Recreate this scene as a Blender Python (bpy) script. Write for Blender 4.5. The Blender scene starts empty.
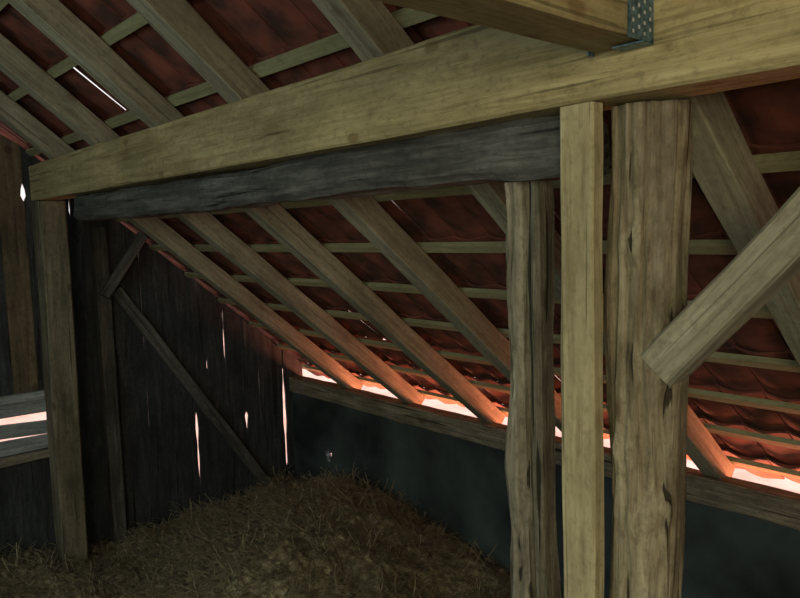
import bpy, math, random
from mathutils import Vector, Matrix, noise
random.seed(7)
H=2.8
T=0.833; TH=math.atan(T); CT=math.cos(TH); ST=math.sin(TH)
RIDGE=-1.5
def under(y): return H+0.56-T*(y-1.67)
S=bpy.context.scene
S.view_settings.view_transform='Standard'
S.view_settings.look='None'

# ---------------- materials ----------------
def nt(name):
    m=bpy.data.materials.new(name); m.use_nodes=True
    n=m.node_tree.nodes; l=m.node_tree.links
    return m,n,l,n['Principled BSDF']
def ramp(n,pts):
    r=n.new('ShaderNodeValToRGB'); e=r.color_ramp.elements
    while len(e)<len(pts): e.new(0.5)
    for i,(p,c) in enumerate(pts):
        e[i].position=p; e[i].color=(c[0],c[1],c[2],1)
    return r
def wood(name,dark,mid,light,knots=True,cracks=0.5,stain=0.5,bump=0.35,rough=0.8,stainc=None,kt=0.6,slo=0.42):
    m,n,l,b=nt(name)
    tc=n.new('ShaderNodeTexCoord'); oi=n.new('ShaderNodeObjectInfo')
    mul=n.new('ShaderNodeMath'); mul.operation='MULTIPLY'; mul.inputs[1].default_value=37.0
    l.new(oi.outputs['Random'],mul.inputs[0])
    add=n.new('ShaderNodeVectorMath'); add.operation='ADD'
    l.new(tc.outputs['Object'],add.inputs[0]); l.new(mul.outputs[0],add.inputs[1])
    def mapped(s):
        mp=n.new('ShaderNodeMapping'); mp.inputs['Scale'].default_value=s
        l.new(add.outputs[0],mp.inputs['Vector']); return mp
    def nz(s,scale,det,rough=0.6,dist=0.0):
        t=n.new('ShaderNodeTexNoise'); t.inputs['Scale'].default_value=scale
        t.inputs['Detail'].default_value=det; t.inputs['Roughness'].default_value=rough
        t.inputs['Distortion'].default_value=dist
        l.new(mapped(s).outputs[0],t.inputs['Vector']); return t
    g=nz((0.9,16,16),2.2,8,0.75,0.6)
    r=ramp(n,[(0.32,dark),(0.5,mid),(0.68,light)])
    l.new(g.outputs['Fac'],r.inputs['Fac'])
    col=r.outputs['Color']
    def mixc(fac,colour,typ='MIX'):
        nonlocal col
        mx=n.new('ShaderNodeMixRGB'); mx.blend_type=typ
        l.new(fac,mx.inputs['Fac']); l.new(col,mx.inputs['Color1'])
        mx.inputs['Color2'].default_value=(*colour,1); col=mx.outputs['Color']
    st=nz((1.0,2.5,2.5),1.6,7,0.7)
    sr=ramp(n,[(slo,(0,0,0)),(slo+0.25,(stain,)*3)]); l.new(st.outputs['Fac'],sr.inputs['Fac'])
    mixc(sr.outputs['Color'],stainc or tuple(c*0.5 for c in dark))
    sp=nz((6,9,9),5,4,0.7)
    spr=ramp(n,[(0.50,(0,0,0)),(0.70,(0.5,)*3)]); l.new(sp.outputs['Fac'],spr.inputs['Fac'])
    mixc(spr.outputs['Color'],tuple(c*0.6 for c in dark))
    hgt=g.outputs['Fac']
    if cracks>0:
        c=nz((0.6,26,26),1.6,2,0.4,0.3)
        cr=ramp(n,[(0.31,(cracks,)*3),(0.36,(0,0,0))]); l.new(c.outputs['Fac'],cr.inputs['Fac'])
        mixc(cr.outputs['Color'],tuple(x*0.25 for x in dark))
        mh=n.new('ShaderNodeMath'); mh.operation='SUBTRACT'
        l.new(g.outputs['Fac'],mh.inputs[0]); l.new(cr.outputs['Color'],mh.inputs[1]); hgt=mh.outputs[0]
    if knots:
        v=n.new('ShaderNodeTexVoronoi'); v.inputs['Scale'].default_value=1.0
        l.new(mapped((4.0,7.0,7.0)).outputs[0],v.inputs['Vector'])
        kr=ramp(n,[(0.10,(kt,)*3),(0.13,(kt*0.5,)*3),(0.18,(0,0,0))]); l.new(v.outputs['Distance'],kr.inputs['Fac'])
        mixc(kr.outputs['Color'],(dark[0]*0.6,dark[1]*0.45,dark[2]*0.35))
    l.new(col,b.inputs['Base Color'])
    b.inputs['Roughness'].default_value=rough
    b.inputs['Specular IOR Level'].default_value=0.2
    bp=n.new('ShaderNodeBump'); bp.inputs['Strength'].default_value=bump; bp.inputs['Distance'].default_value=0.01
    l.new(hgt,bp.inputs['Height']); l.new(bp.outputs[0],b.inputs['Normal'])
    return m
M_new=wood('fresh_spruce',(0.23,0.185,0.09),(0.40,0.335,0.17),(0.52,0.45,0.25),cracks=0.6,stain=0.6)
M_post=wood('corner_post_wood',(0.10,0.09,0.06),(0.20,0.18,0.12),(0.29,0.265,0.18),cracks=0.7,stain=0.8,bump=0.6)
M_pp=wood('post_spruce',(0.29,0.24,0.13),(0.48,0.42,0.25),(0.60,0.54,0.34),cracks=0.6,stain=0.6,kt=0.5,bump=0.5)
M_raft=wood('rafter_spruce',(0.19,0.17,0.12),(0.31,0.29,0.205),(0.42,0.40,0.29),cracks=0.45,stain=0.6,kt=0.45)
M_old=wood('weathered_oak',(0.10,0.09,0.065),(0.25,0.225,0.165),(0.41,0.38,0.29),knots=True,cracks=0.95,stain=0.8,bump=1.0)
M_dark=wood('sooty_oak',(0.05,0.052,0.048),(0.11,0.112,0.102),(0.21,0.21,0.19),knots=False,cracks=0.8,stain=0.8,bump=0.8)
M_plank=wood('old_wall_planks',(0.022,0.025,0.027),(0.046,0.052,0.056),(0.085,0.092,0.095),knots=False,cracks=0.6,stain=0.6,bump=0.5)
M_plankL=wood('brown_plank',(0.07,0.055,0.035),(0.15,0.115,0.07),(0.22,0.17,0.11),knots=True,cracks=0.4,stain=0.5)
M_log=wood('peeled_log',(0.15,0.12,0.075),(0.36,0.31,0.20),(0.52,0.47,0.32),knots=True,cracks=0.95,stain=0.95,bump=1.0,stainc=(0.075,0.05,0.03),slo=0.46)
M_batten=wood('batten_spruce',(0.20,0.20,0.11),(0.31,0.305,0.17),(0.40,0.39,0.23),knots=False,cracks=0,stain=0.3)

def simple(name,c1,c2,scale,rough=0.9,bump=0.4,metal=0,det=6):
    m,n,l,b=nt(name)
    tc=n.new('ShaderNodeTexCoord')
    t=n.new('ShaderNodeTexNoise'); t.inputs['Scale'].default_value=scale; t.inputs['Detail'].default_value=det
    l.new(tc.outputs['Object'],t.inputs['Vector'])
    r=ramp(n,[(0.35,c1),(0.68,c2)]); l.new(t.outputs['Fac'],r.inputs['Fac'])
    l.new(r.outputs['Color'],b.inputs['Base Color'])
    b.inputs['Roughness'].default_value=rough; b.inputs['Metallic'].default_value=metal
    b.inputs['Specular IOR Level'].default_value=0.25
    bp=n.new('ShaderNodeBump'); bp.inputs['Strength'].default_value=bump; bp.inputs['Distance'].default_value=0.02
    l.new(t.outputs['Fac'],bp.inputs['Height']); l.new(bp.outputs[0],b.inputs['Normal'])
    return m
M_tile=simple('clay_tile',(0.065,0.030,0.022),(0.22,0.070,0.048),7,0.8)
M_plaster=simple('haze_tinted_rubble',(0.018,0.024,0.026),(0.085,0.112,0.115),1.5,0.95,0.8)  # bluish haze is painted into the wall colour as paler teal patches
M_steel=simple('galvanised_steel',(0.05,0.10,0.16),(0.22,0.36,0.48),60,0.4,0.1,0.7)
M_nail=simple('nail_steel',(0.6,0.65,0.7),(0.8,0.85,0.9),20,0.3,0.0,0.6)
M_ground=simple('pale_gravel',(0.78,0.44,0.36),(0.88,0.64,0.56),2.0,0.95)
M_hay,n,l,b=nt('dry_hay')
tc=n.new('ShaderNodeTexCoord'); t=n.new('ShaderNodeTexNoise'); t.inputs['Scale'].default_value=22; t.inputs['Detail'].default_value=8
l.new(tc.outputs['Object'],t.inputs['Vector'])
r=ramp(n,[(0.3,(0.10,0.085,0.05)),(0.5,(0.27,0.235,0.14)),(0.72,(0.52,0.46,0.29))]); l.new(t.outputs['Fac'],r.inputs['Fac'])
l.new(r.outputs['Color'],b.inputs['Base Color']); b.inputs['Roughness'].default_value=0.9

# ---------------- mesh helpers ----------------
def mk(name,verts,faces,mat,smooth=False,mw=None,parent=None):
    me=bpy.data.meshes.new(name); me.from_pydata([tuple(v) for v in verts],[],faces); me.update()
    if smooth:
        for p in me.polygons: p.use_smooth=True
    if mat: me.materials.append(mat)
    o=bpy.data.objects.new(name,me); bpy.context.collection.objects.link(o)
    if mw: o.matrix_world=mw
    if parent: o.parent=parent
    return o
def frame(p0,p1,up):
    p0=Vector(p0);p1=Vector(p1); x=(p1-p0).normalized(); up=Vector(up)
    y=up.cross(x).normalized(); z=x.cross(y).normalized()
    return Matrix(((x.x,y.x,z.x,p0.x),(x.y,y.y,z.y,p0.y),(x.z,y.z,z.z,p0.z),(0,0,0,1))),(p1-p0).length
def beam_geo(L,w,h,bev,wob,seg,seed,hf):
    def side(a,b_,k): return [(a[0]+(b_[0]-a[0])*i/k,a[1]+(b_[1]-a[1])*i/k) for i in range(k+1)]
    k=4 if wob>0.008 else 2
    sec=[]
    sec+=side((-w/2+bev,-h/2),(w/2-bev,-h/2),k); sec+=side((w/2,-h/2+bev),(w/2,h/2-bev),k)
    sec+=side((w/2-bev,h/2),(-w/2+bev,h/2),k); sec+=side((-w/2,h/2-bev),(-w/2,-h/2+bev),k)
    N=len(sec); V=[];F=[]
    ns=max(2,int(L/seg)+1)
    for i in range(ns+1):
        x=L*i/ns
        d2=noise.noise(Vector((x*0.8+seed*3.3,seed,1.7)))*wob*1.2
        d3=noise.noise(Vector((x*0.8+seed*5.3,9+seed,4.7)))*wob*1.2
        for j,(a,b_) in enumerate(sec):
            d=noise.noise(Vector((x*3.1+seed*11.3,a*12+seed,b_*12-seed)))*wob+hf*noise.noise(Vector((x*9+seed,a*40,b_*40)))*wob
            r=math.hypot(a,b_)
            V.append((x,a*(1+d/r)+d2,b_*(1+d/r)+d3))
    for i in range(ns):
        for j in range(N):
            F.append((i*N+j,(i+1)*N+j,(i+1)*N+(j+1)%N,i*N+(j+1)%N))
    F.append(tuple(range(N))); F.append(tuple(reversed([ns*N+j for j in range(N)])))
    return V,F
cnt=[0]
def beam(name,p0,p1,w,h,mat,up=(0,0,1),bev=0.006,wob=0.002,seg=0.12,parent=None,hf=0.0):
    cnt[0]+=1
    mw,L=frame(p0,p1,up)
    V,F=beam_geo(L,w,h,bev,wob,seg,cnt[0]*1.37,hf)
    return mk(name,V,F,mat,False,mw,parent)

# ---------------- main timbers ----------------
XG=-6.57   # inner face of gable planking
XR=3.2
beam('purlin_beam',(-6.20,1.69,H+0.448),(XR,1.69,H+0.448),0.18,0.276,M_new,bev=0.008,wob=0.005)
beam('old_purlin_beam',(-5.38,1.75,H+0.222),(-1.175,1.75,H+0.222),0.17,0.165,M_dark,bev=0.024,wob=0.020,seg=0.05,hf=0.35)
beam('corner_post',(-6.21,1.71,0),(-6.12,1.71,H+0.305),0.21,0.20,M_post,up=(0,1,0),bev=0.012,wob=0.008)
beam('plank_post',(-1.115,1.625,0),(-1.12,1.625,H+0.308),0.105,0.05,M_pp,up=(0,1,0),bev=0.005,wob=0.006,seg=0.06)

def log(name,c,r,z0,z1,mat,seed,bumps=[]):
    V=[];F=[];N=96;ns=190
    for i in range(ns+1):
        z=(z1-z0)*i/ns
        cx=noise.noise(Vector((z*1.1,seed,0)))*0.034; cy=noise.noise(Vector((z*0.9,seed,7)))*0.02
        for j in range(N):
            a=2*math.pi*j/N
            ca_,sa_=math.cos(a),math.sin(a)
            rr=r*(1+0.20*noise.noise(Vector((ca_*1.3,sa_*1.3,z*1.7+seed)))+0.10*noise.noise(Vector((ca_*3,sa_*3,z*1.8+seed)))+0.04*noise.noise(Vector((ca_*8,sa_*8,z*4+seed))))
            fl=noise.noise(Vector((ca_*2.2,sa_*2.2,z*1.3+seed*2)))
            rr-=0.008*min(1,max(0,(fl-0.06)/0.05))
            for k,(ca,wd,dp) in enumerate([(4.35,0.045,0.036),(5.15,0.035,0.030),(4.75,0.03,0.020),(3.6,0.05,0.02),(5.9,0.05,0.02)]):
                aa=ca+0.10*noise.noise(Vector((z*0.7,k*5,seed)))
                d=abs((a-aa+math.pi)%(2*math.pi)-math.pi)
                if d<wd*2: rr-=dp*(1-d/(wd*2))*min(1,max(0,0.45+1.8*noise.noise(Vector((z*0.9,k*3.1,seed+3)))))
            for (ba,bz,bh,bw) in bumps:
                d=math.hypot(((a-ba+math.pi)%(2*math.pi)-math.pi)*r,z-bz)
                rr+=bh*math.exp(-(d/bw)**2)
            V.append((z,cx+rr*ca_,cy+rr*sa_))
    for i in range(ns):
        for j in range(N):
            F.append((i*N+j,(i+1)*N+j,(i+1)*N+(j+1)%N,i*N+(j+1)%N))
    F.append(tuple(range(N)));F.append(tuple(reversed([ns*N+j for j in range(N)])))
    mw=Matrix(((0,1,0,c[0]),(0,0,1,c[1]),(1,0,0,z0),(0,0,0,1)))
    return mk(name,V,F,mat,True,mw)
log('round_log_post',(-1.014,1.774,0),0.102,0,H+0.30,M_log,3.1,[(4.9,2.75,0.016,0.04),(5.6,2.05,0.018,0.045),(4.6,2.2,0.014,0.04),(5.7,2.45,0.03,0.08),(5.0,2.0,0.015,0.035)])
mp=bpy.data.objects.new('split_post',None); bpy.context.collection.objects.link(mp)
beam('half_1',(-1.445,1.79,0),(-1.46,1.79,H+0.135),0.078,0.10,M_old,up=(0,1,0),bev=0.018,wob=0.026,parent=mp,seg=0.04,hf=0.3)
beam('half_2',(-1.373,1.80,0),(-1.391,1.80,H+0.135),0.044,0.09,M_old,up=(0,1,0),bev=0.012,wob=0.015,parent=mp,seg=0.04,hf=0.3)
beam('diagonal_brace',(-0.935,1.72,H-0.375),(-0.28,1.72,H+0.345),0.10,0.105,M_raft,up=(-0.7,0,0.7),bev=0.008,wob=0.006)
# tie beam + steel hanger
beam('tie_beam',(-0.98,-4.6,H+0.52),(-0.98,1.597,H+0.52),0.15,0.20,M_new,bev=0.006,wob=0.003)
def box(V,F,x0,x1,y0,y1,z0,z1):
    b0=len(V)
    V+= [(x0,y0,z0),(x1,y0,z0),(x1,y1,z0),(x0,y1,z0),(x0,y0,z1),(x1,y0,z1),(x1,y1,z1),(x0,y1,z1)]
    F+= [tuple(b0+i for i in f) for f in [(0,3,2,1),(4,5,6,7),(0,1,5,4),(1,2,6,5),(2,3,7,6),(3,0,4,7)]]
jh=bpy.data.objects.new('joist_hanger',None); bpy.context.collection.objects.link(jh)
V=[];F=[]
box(V,F,-0.902,-0.899,1.49,1.597,H+0.415,H+0.60)
box(V,F,-1.061,-1.058,1.57,1.597,H+0.415,H+0.60)
box(V,F,-0.98,-0.899,1.55,1.597,H+0.413,H+0.416)
mk('strap',V,F,M_steel,parent=jh)
V=[];F=[]
for yy in (1.508,1.532,1.556,1.58):
    for k in range(7):
        z=H+0.43+k*0.024+ (0.012 if yy in (1.532,1.58) else 0)
        b0=len(V)
        for j in range(8):
            a=j*math.pi/4; V.append((-0.898,yy+0.005*math.cos(a),z+0.005*math.sin(a)))
        V.append((-0.8955,yy,z))
        for j in range(8): F.append((b0+j,b0+(j+1)%8,b0+8))
mk('nails',V,F,M_nail,parent=jh)

# ---------------- rafters ----------------
XS=[-5.65,-4.75,-3.82,-2.92,-1.97,-1.02,-0.1,0.82,1.75,2.65]
RH=0.14
YT=4.475   # tile edge
def slopept(x,y,n):
    return Vector((x,y+n*ST,under(y)+n*CT))
def mirror(p): return Vector((p.x,2*RIDGE-p.y,p.z))
for x in XS:
    a=slopept(x,RIDGE,RH/2); a.y=RIDGE+0.02; a.z=under(RIDGE)+0.06
    b_=slopept(x,4.30,RH/2)
    dx=random.uniform(-0.02,0.02)
    beam('rafter',a,b_+Vector((dx,0,0)),0.12,RH,M_raft,up=(0,ST,CT),bev=0.006,wob=0.005)
    am=mirror(a);bm=mirror(b_)
    beam('rafter',am,bm,0.115,RH,M_raft,up=(0,-ST,CT),bev=0.006,wob=0.003,seg=0.5)
STEP=0.43
def slope_sys(mir):
    V=[];F=[]
    L=(4.5-RIDGE)/CT
    def P(x,v,n):
        p=slopept(x,4.5-v*CT,n); return mirror(p) if mir else p
    vs=[0.3125+STEP*i for i in range(40) if 0.3125+STEP*i<L-0.04]
    for i,v in enumerate(vs):
        hw=0.027
        nseg=40
        for k in range(nseg):
            x0=-6.9+(XR+0.3+6.9)*k/nseg; x1=-6.9+(XR+0.3+6.9)*(k+1)/nseg
            w0=0.008*noise.noise(Vector((x0*0.6,i*3.1,0))); w1=0.008*noise.noise(Vector((x1*0.6,i*3.1,0)))
            b0=len(V)
            for (x,w) in ((x0,w0),(x1,w1)):
                for (dv,n) in ((-hw,RH+0.001),(hw,RH+0.001),(hw,RH+0.031),(-hw,RH+0.031)):
                    V.append(P(x,v+dv+w,n))
            for q in range(4):
                F.append((b0+q,b0+(q+1)%4,b0+4+(q+1)%4,b0+4+q))
    mk('roof_battens',V,F,M_batten)
    V=[];F=[]
    tw=0.235; nx=int((XR+0.3+6.9)/tw)
    prof=7
    for i,vb in enumerate(vs+[vs[-1]+STEP-0.06]):
        v1=min(vb+0.035,L+0.01); v0=max(vb-STEP-0.04,(4.5-YT)/CT)
        for k in range(nx):
            x0=-6.9+k*tw
            rv=random.uniform(-0.006,0.006) if i else random.uniform(-0.035,0.035)
            rn=random.uniform(-0.002,0.003); tl=random.uniform(-0.004,0.004)
            if random.random()<0.06: rn+=0.009; tl=0.016
            sl_=0
            if not mir:  # a few slipped tiles near the verge
                for (tx,tk,am_) in ((-5.42,9,0.24),(-5.18,9,0.14),(-5.47,8,0.20),(-5.20,10,0.15)):
                    if x0<=tx<x0+tw and i==tk: sl_=am_
            b0=len(V)
            for s,(vv,nn) in enumerate(((v0+rv,RH+0.031+0.030+rn),((v0+v1)/2+rv,RH+0.031+0.016+rn),(v1+rv*0.3,RH+0.031+0.003+rn))):
                for th in (0,0.012):
                    for q in range(prof):
                        u=q/(prof-1)
                        c=0.010*math.cos(2*math.pi*u)+ (0.012 if q==0 else 0)
                        V.append(P(x0+u*(tw+0.016)+tl*(vv-v0),vv-sl_+sl_*0.3*u,nn+c+th+0.010+sl_*0.07))
            W=prof*2
            for s in range(2):
                for q in range(prof-1):
                    A=b0+s*W+q; B=b0+(s+1)*W+q
                    F.append((A,A+1,B+1,B)); F.append((A+prof,B+prof,B+prof+1,A+prof+1))
                F.append((b0+s*W,b0+(s+1)*W,b0+(s+1)*W+prof,b0+s*W+prof))
                F.append((b0+s*W+prof-1,b0+s*W+2*prof-1,b0+(s+1)*W+2*prof-1,b0+(s+1)*W+prof-1))
            for s in (0,2):
                for q in range(prof-1):
                    A=b0+s*W+q; F.append((A,A+prof,A+prof+1,A+1))
    mk('roof_tiles',V,F,M_tile)
slope_sys(False); slope_sys(True)
V=[];F=[]
for k in range(30):
    x0=-6.9+k*0.35
    for s in (0,1):
        for j in range(9):
            a=math.pi*j/8
            V.append((x0+s*0.36,RIDGE+0.24*math.cos(a),under(RIDGE)+0.14+0.17*math.sin(a)+0.01*s))
    b0=k*18
    for j in range(8): F.append((b0+j,b0+j+1,b0+9+j+1,b0+9+j))
mk('ridge_tiles',V,F,M_tile)
beam('ridge_beam',(XG,RIDGE,under(RIDGE)-0.10),(XR,RIDGE,under(RIDGE)-0.10),0.14,0.18,M_raft)

zp=under(4.20)
beam('wall_plate',(-6.57,4.20,zp-0.085),(XR,4.20,zp-0.085),0.14,0.17,M_old,bev=0.012,wob=0.010,hf=0.3)
beam('wall_plate',(-6.57,2*RIDGE-4.20,zp-0.085),(XR,2*RIDGE-4.20,zp-0.085),0.14,0.17,M_old,bev=0.01,wob=0.004)

# ---------------- floor, hay ----------------
V=[];F=[]
y=-7.3
while y<4.25:
    w=random.uniform(0.16,0.24); y2=min(y+w-0.004,4.30)
    box(V,F,-6.65,XR+0.05,y,y2,-0.04,0.0); y+=w
mk('floor',V,F,M_plank)
def hay_h(x,y):
    g=lambda cx,cy,sx,sy,h: h*math.exp(-((x-cx)/sx)**2-((y-cy)/sy)**2)
    z=g(-4.9,3.35,1.25,0.95,0.42)+g(-4.2,2.4,0.8,0.8,0.35)+g(-6.2,0.9,0.6,0.8,0.25)+g(-5.2,3.9,1.3,0.5,0.10)
    z+=0.09*noise.noise(Vector((x*2.2,y*2.2,0)))+0.055*noise.noise(Vector((x*6,y*6,3)))+0.03*noise.noise(Vector((x*15,y*15,5)))
    return max(0.006,z+0.03)
V=[];F=[]
x0,x1,y0,y1=-6.54,-1.9,-1.0,4.10
nx,ny=190,160
for i in range(nx+1):
    for j in range(ny+1):
        x=x0+(x1-x0)*i/nx; y=y0+(y1-y0)*j/ny
        e=min(1,(x1-x)/0.5)
        V.append((x,y,max(0.004,hay_h(x,y)*e)))
for i in range(nx):
    for j in range(ny):
        a=i*(ny+1)+j; F.append((a,a+ny+1,a+ny+2,a+1))
def straw(x,y,zb):
    L=random.uniform(0.06,0.26); a=random.uniform(0,2*math.pi); w=random.uniform(0.0016,0.0038)
    tilt=random.gauss(0.05,0.28); bend=random.uniform(-0.3,0.3)
    px,py,pz=x,y,zb+random.uniform(0,0.02)
    b0=len(V)
    for s in range(4):
        nxv=-math.sin(a)*w; nyv=math.cos(a)*w
        px=min(max(px,-6.53),0.6); py=min(py,4.10)
        V.append((px+nxv,py+nyv,max(0.004,pz))); V.append((px-nxv,py-nyv,max(0.004,pz+0.001)))
        st=L/3
        px+=math.cos(a)*math.cos(tilt)*st; py+=math.sin(a)*math.cos(tilt)*st; pz+=math.sin(tilt)*st
        a+=bend; tilt-=0.12
    for s in range(3):
        c=b0+s*2; F.append((c,c+1,c+3,c+2))
for k in range(52000):
    x=random.uniform(-6.5,-2.2); y=random.uniform(0.2,4.06)
    straw(x,y,hay_h(x,y))
mk('hay_pile',V,F,M_hay)

# ---------------- gable wall (vertical planks) ----------------
slits=[(1.645,0.36,0.45,0.05),(1.72,-0.15,0.10,0.02),(2.00,0.20,0.34,0.05),(2.12,-1.6,-1.0,0.004),(2.30,-1.9,-0.6,0.005),(2.57,-1.9,-0.05,0.011),(2.80,-2.0,-1.2,0.006),(3.05,-2.45,-1.75,0.020),
 (3.19,-1.31,-1.24,0.045),(3.39,-1.72,-0.75,0.018),(3.60,-2.0,-1.86,0.045),(3.76,-1.98,-1.40,0.014),(3.92,-2.3,-1.9,0.006),(4.06,-2.5,-1.45,0.028)]
edges=[s[0] for s in slits]
ys=[]
y=-7.15
while y<1.5: ys.append(y); y+=random.uniform(0.17,0.23)
ys=[v for v in ys if v<1.30]+[1.45]+edges+[4.30]
sl={s[0]:s for s in slits}
WIN=(0.75,1.70,H-1.78,H-1.30)
def top_at(y):
    yy=y if y>RIDGE else 2*RIDGE-y
    z=under(yy)+(RH+0.03)/CT
    g=0.0
    if 0.55<y<1.50: g=0.05
    return z-0.012-g
def plank(V,F,ya,yb,za,zb_a,zb_b,X,th,ia,ib):
    n=40;b0=len(V)
    for i in range(n+1):
        t=i/n
        z1=za+(zb_a-za)*t; z2=za+(zb_b-za)*t
        A=ya+ia(z1); B=yb-ib(z2)
        V.extend([(X,A,z1),(X,B,z2),(X-th,B,z2),(X-th,A,z1)])
    for i in range(n):
        a=b0+i*4
        for q in range(4): F.append((a+q,a+(q+1)%4,a+4+(q+1)%4,a+4+q))
    F.append((b0,b0+3,b0+2,b0+1)); c=b0+n*4; F.append((c,c+1,c+2,c+3))
def inset(yv):
    if yv in sl:
        s=sl[yv]
        def f(z):
            z-=H
            if s[1]-0.03<z<s[2]+0.03:
                return s[3]*0.5*(0.75+1.2*noise.noise(Vector((z*5,yv*9,0))))*min(1,max(0.0,(min(z-s[1],s[2]-z)+0.03)/0.03))
            return 0.0
        return f
    return lambda z:0.0
V=[];F=[];VL=[];FL=[]
for i in range(len(ys)-1):
    a,b_=ys[i],ys[i+1]
    X=XG-0.005*(i%3)
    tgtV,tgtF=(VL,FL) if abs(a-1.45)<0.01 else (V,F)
    if b_>WIN[0]+0.05 and a<WIN[1]-0.04:
        plank(V,F,a,b_,0.0,WIN[2],WIN[2],X,0.025,inset(a),inset(b_))
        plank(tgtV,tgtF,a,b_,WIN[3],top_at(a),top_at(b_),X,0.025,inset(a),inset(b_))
    else:
        plank(V,F,a,b_,0.0,top_at(a),top_at(b_),X,0.025,inset(a),inset(b_))
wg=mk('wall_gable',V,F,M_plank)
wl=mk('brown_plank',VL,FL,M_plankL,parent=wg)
def zwood(src,name):
    m=src.copy(); m.name=name
    for nd in m.node_tree.nodes:
        if nd.type=='MAPPING':
            s=nd.inputs['Scale'].default_value; nd.inputs['Scale'].default_value=(s[1],s[1]*0.6,s[0])
    return m
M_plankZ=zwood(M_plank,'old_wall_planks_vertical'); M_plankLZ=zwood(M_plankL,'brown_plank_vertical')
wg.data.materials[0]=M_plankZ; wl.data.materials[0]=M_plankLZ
rl=bpy.data.objects.new('window_1',None); bpy.context.collection.objects.link(rl)
M_pale=wood('bleached_plank',(0.16,0.18,0.18),(0.32,0.35,0.35),(0.46,0.49,0.49),knots=False,cracks=0.3,stain=0.3)
beam('sill_rail',(XG+0.03,0.7,H-1.30),(XG+0.03,1.78,H-1.30),0.05,0.07,M_pale,parent=rl,wob=0.004)
beam('slat_1',(XG-0.07,0.6,H-1.40),(XG-0.07,1.85,H-1.42),0.02,0.12,M_pale,parent=rl,wob=0.004)
beam('slat_2',(XG-0.09,0.6,H-1.54),(XG-0.09,1.85,H-1.62),0.02,0.12,M_pale,parent=rl,wob=0.004)
beam('slat_3',(XG-0.07,0.6,H-1.72),(XG-0.07,1.85,H-1.735),0.02,0.13,M_pale,parent=rl,wob=0.004)
beam('bottom_rail',(XG+0.03,0.7,H-1.83),(XG+0.03,1.78,H-1.81),0.05,0.07,M_old,parent=rl,wob=0.004)
beam('gable_stud',(XG+0.065,2.20,0),(XG+0.065,2.20,H+0.10),0.12,0.12,M_dark,up=(0,1,0),bev=0.012,wob=0.006)
beam('gable_brace',(XG+0.05,2.32,H-0.46),(XG+0.05,3.86,0.03),0.08,0.11,M_dark,up=(0,0.7,0.7),bev=0.01,wob=0.006)
beam('gable_brace',(XG+0.17,2.18,H-0.50),(XG+0.17,2.56,H+0.02),0.06,0.09,M_dark,up=(0,-0.7,0.7),bev=0.01,wob=0.006)

def knee(name,Y,hole,sgn):
    V=[];F=[]
    zt=zp-0.17
    if hole:
        # ragged knocked-out hole: stepped outline
        cx,cz=-5.93,H-2.28
        n=14; ring=[]
        for k in range(n):
            a=2*math.pi*k/n; r_=0.055*(1+0.4*math.sin(k*2.3)+0.2*math.cos(k*5.1))
            ring.append((cx+r_*math.cos(a)*0.9,cz+r_*math.sin(a)*1.2))
        def sq(a):  # point on enclosing square
            c,s=math.cos(a),math.sin(a); m=max(abs(c),abs(s)); return (cx+0.15*c/m,cz+0.15*s/m)
        for yy in (Y,Y+0.06*sgn):
            for k in range(n):
                V.append((ring[k][0],yy,ring[k][1]))
            for k in range(n):
                q=sq(2*math.pi*k/n); V.append((q[0],yy,q[1]))
        for k in range(n):
            k2=(k+1)%n
            F.append((k,k2,n+k2,n+k)); F.append((2*n+k,3*n+k,3*n+k2,2*n+k2)); F.append((k,2*n+k,2*n+k2,k2))
        # corner fillers behind (square corners missed by the ring)
        hx0,hx1,hz0,hz1=cx-0.135,cx+0.135,cz-0.135,cz+0.135
        hx0,hx1,hz0,hz1=cx-0.09,cx+0.09,cz-0.11,cz+0.11
        ya,yb=sorted((Y+0.002,Y+0.058*sgn))
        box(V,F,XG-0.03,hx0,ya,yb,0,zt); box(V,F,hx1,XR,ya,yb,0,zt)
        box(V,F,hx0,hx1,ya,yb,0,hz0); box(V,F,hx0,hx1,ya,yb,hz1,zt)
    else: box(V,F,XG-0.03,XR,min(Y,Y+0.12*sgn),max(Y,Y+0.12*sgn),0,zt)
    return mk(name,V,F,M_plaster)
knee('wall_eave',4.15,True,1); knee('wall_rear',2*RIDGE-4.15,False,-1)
V=[];F=[]
y=-7.15
while y<4.25:
    w=random.uniform(0.17,0.23); yb=min(y+w,4.30)
    zt=min(top_at(y),top_at(yb)) if not (y<RIDGE<yb) else top_at(yb)
    if -2.6<y+w/2<-0.4: box(V,F,XR,XR+0.03,y,yb,4.0,zt)
    else: box(V,F,XR,XR+0.03,y,yb,0,zt)
    y=yb+0.0005
w2=mk('wall_door_side',V,F,M_plankZ)
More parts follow.
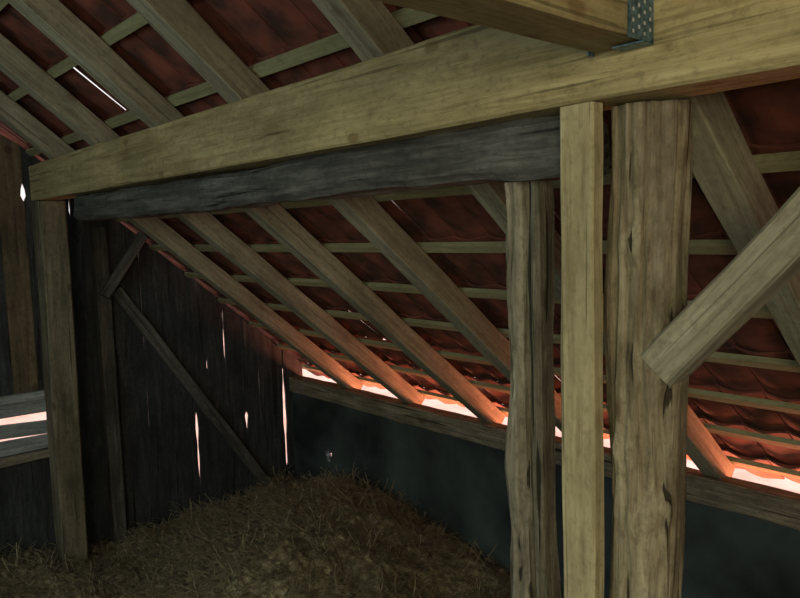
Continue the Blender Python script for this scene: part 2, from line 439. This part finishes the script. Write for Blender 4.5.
mk('ground_outside',[(-60,-60,-0.3),(60,-60,-0.3),(60,60,-0.3),(-60,60,-0.3)],[(0,1,2,3)],M_ground)

# ---------------- lights ----------------
w=bpy.data.worlds.new('overcast_sky'); S.world=w; w.use_nodes=True
bg=w.node_tree.nodes['Background']; bg.inputs['Color'].default_value=(1.0,0.93,0.92,1); bg.inputs['Strength'].default_value=1.1
def light(kind,name,loc,target,energy,color,size=1,sy=None):
    d=bpy.data.lights.new(name,kind); d.energy=energy; d.color=color
    if kind=='AREA':
        d.size=size
        if sy: d.shape='RECTANGLE'; d.size_y=sy
    if kind=='POINT': d.shadow_soft_size=size
    if kind=='SUN': d.angle=size
    o=bpy.data.objects.new(name,d); bpy.context.collection.objects.link(o)
    o.location=loc
    o.rotation_euler=(Vector(target)-Vector(loc)).to_track_quat('-Z','Y').to_euler()
    return o
light('SUN','sun',(5,10,12),(0,0,0),2.4,(1,0.86,0.82),0.02)
light('AREA','doorway_daylight',(1.2,-1.6,H+0.2),(-2.0,2.0,H-0.1),68,(1.0,0.93,0.62),1.3)
light('AREA','loft_fill',(-2.5,-2.5,H+0.3),(-4.0,2.5,H-0.8),42,(0.76,0.94,0.92),2.0)
light('AREA','added_eave_lamp',(-1.7,4.62,zp-0.30),(-1.7,4.15,zp+0.25),230,(1.0,0.25,0.12),9.4,0.15)  # added red lamp outside, imitates glow bounced up under the eave

# ---------------- camera ----------------
cam=bpy.data.cameras.new('camera'); co=bpy.data.objects.new('camera',cam); bpy.context.collection.objects.link(co)
cam.sensor_width=36; cam.lens=32.4; cam.clip_start=0.02
p=math.radians(5.5); yaw=math.radians(41.2)
Fh=Vector((-math.cos(yaw),math.sin(yaw),0)); R=Vector((Fh.y,-Fh.x,0))
f=Fh*math.cos(p)-Vector((0,0,1))*math.sin(p); U=R.cross(f)
rr=math.radians(1.72)
R2=R*math.cos(rr)-U*math.sin(rr); U2=R*math.sin(rr)+U*math.cos(rr)
co.matrix_world=Matrix(((R2.x,U2.x,-f.x,0),(R2.y,U2.y,-f.y,0),(R2.z,U2.z,-f.z,H),(0,0,0,1)))
S.camera=co
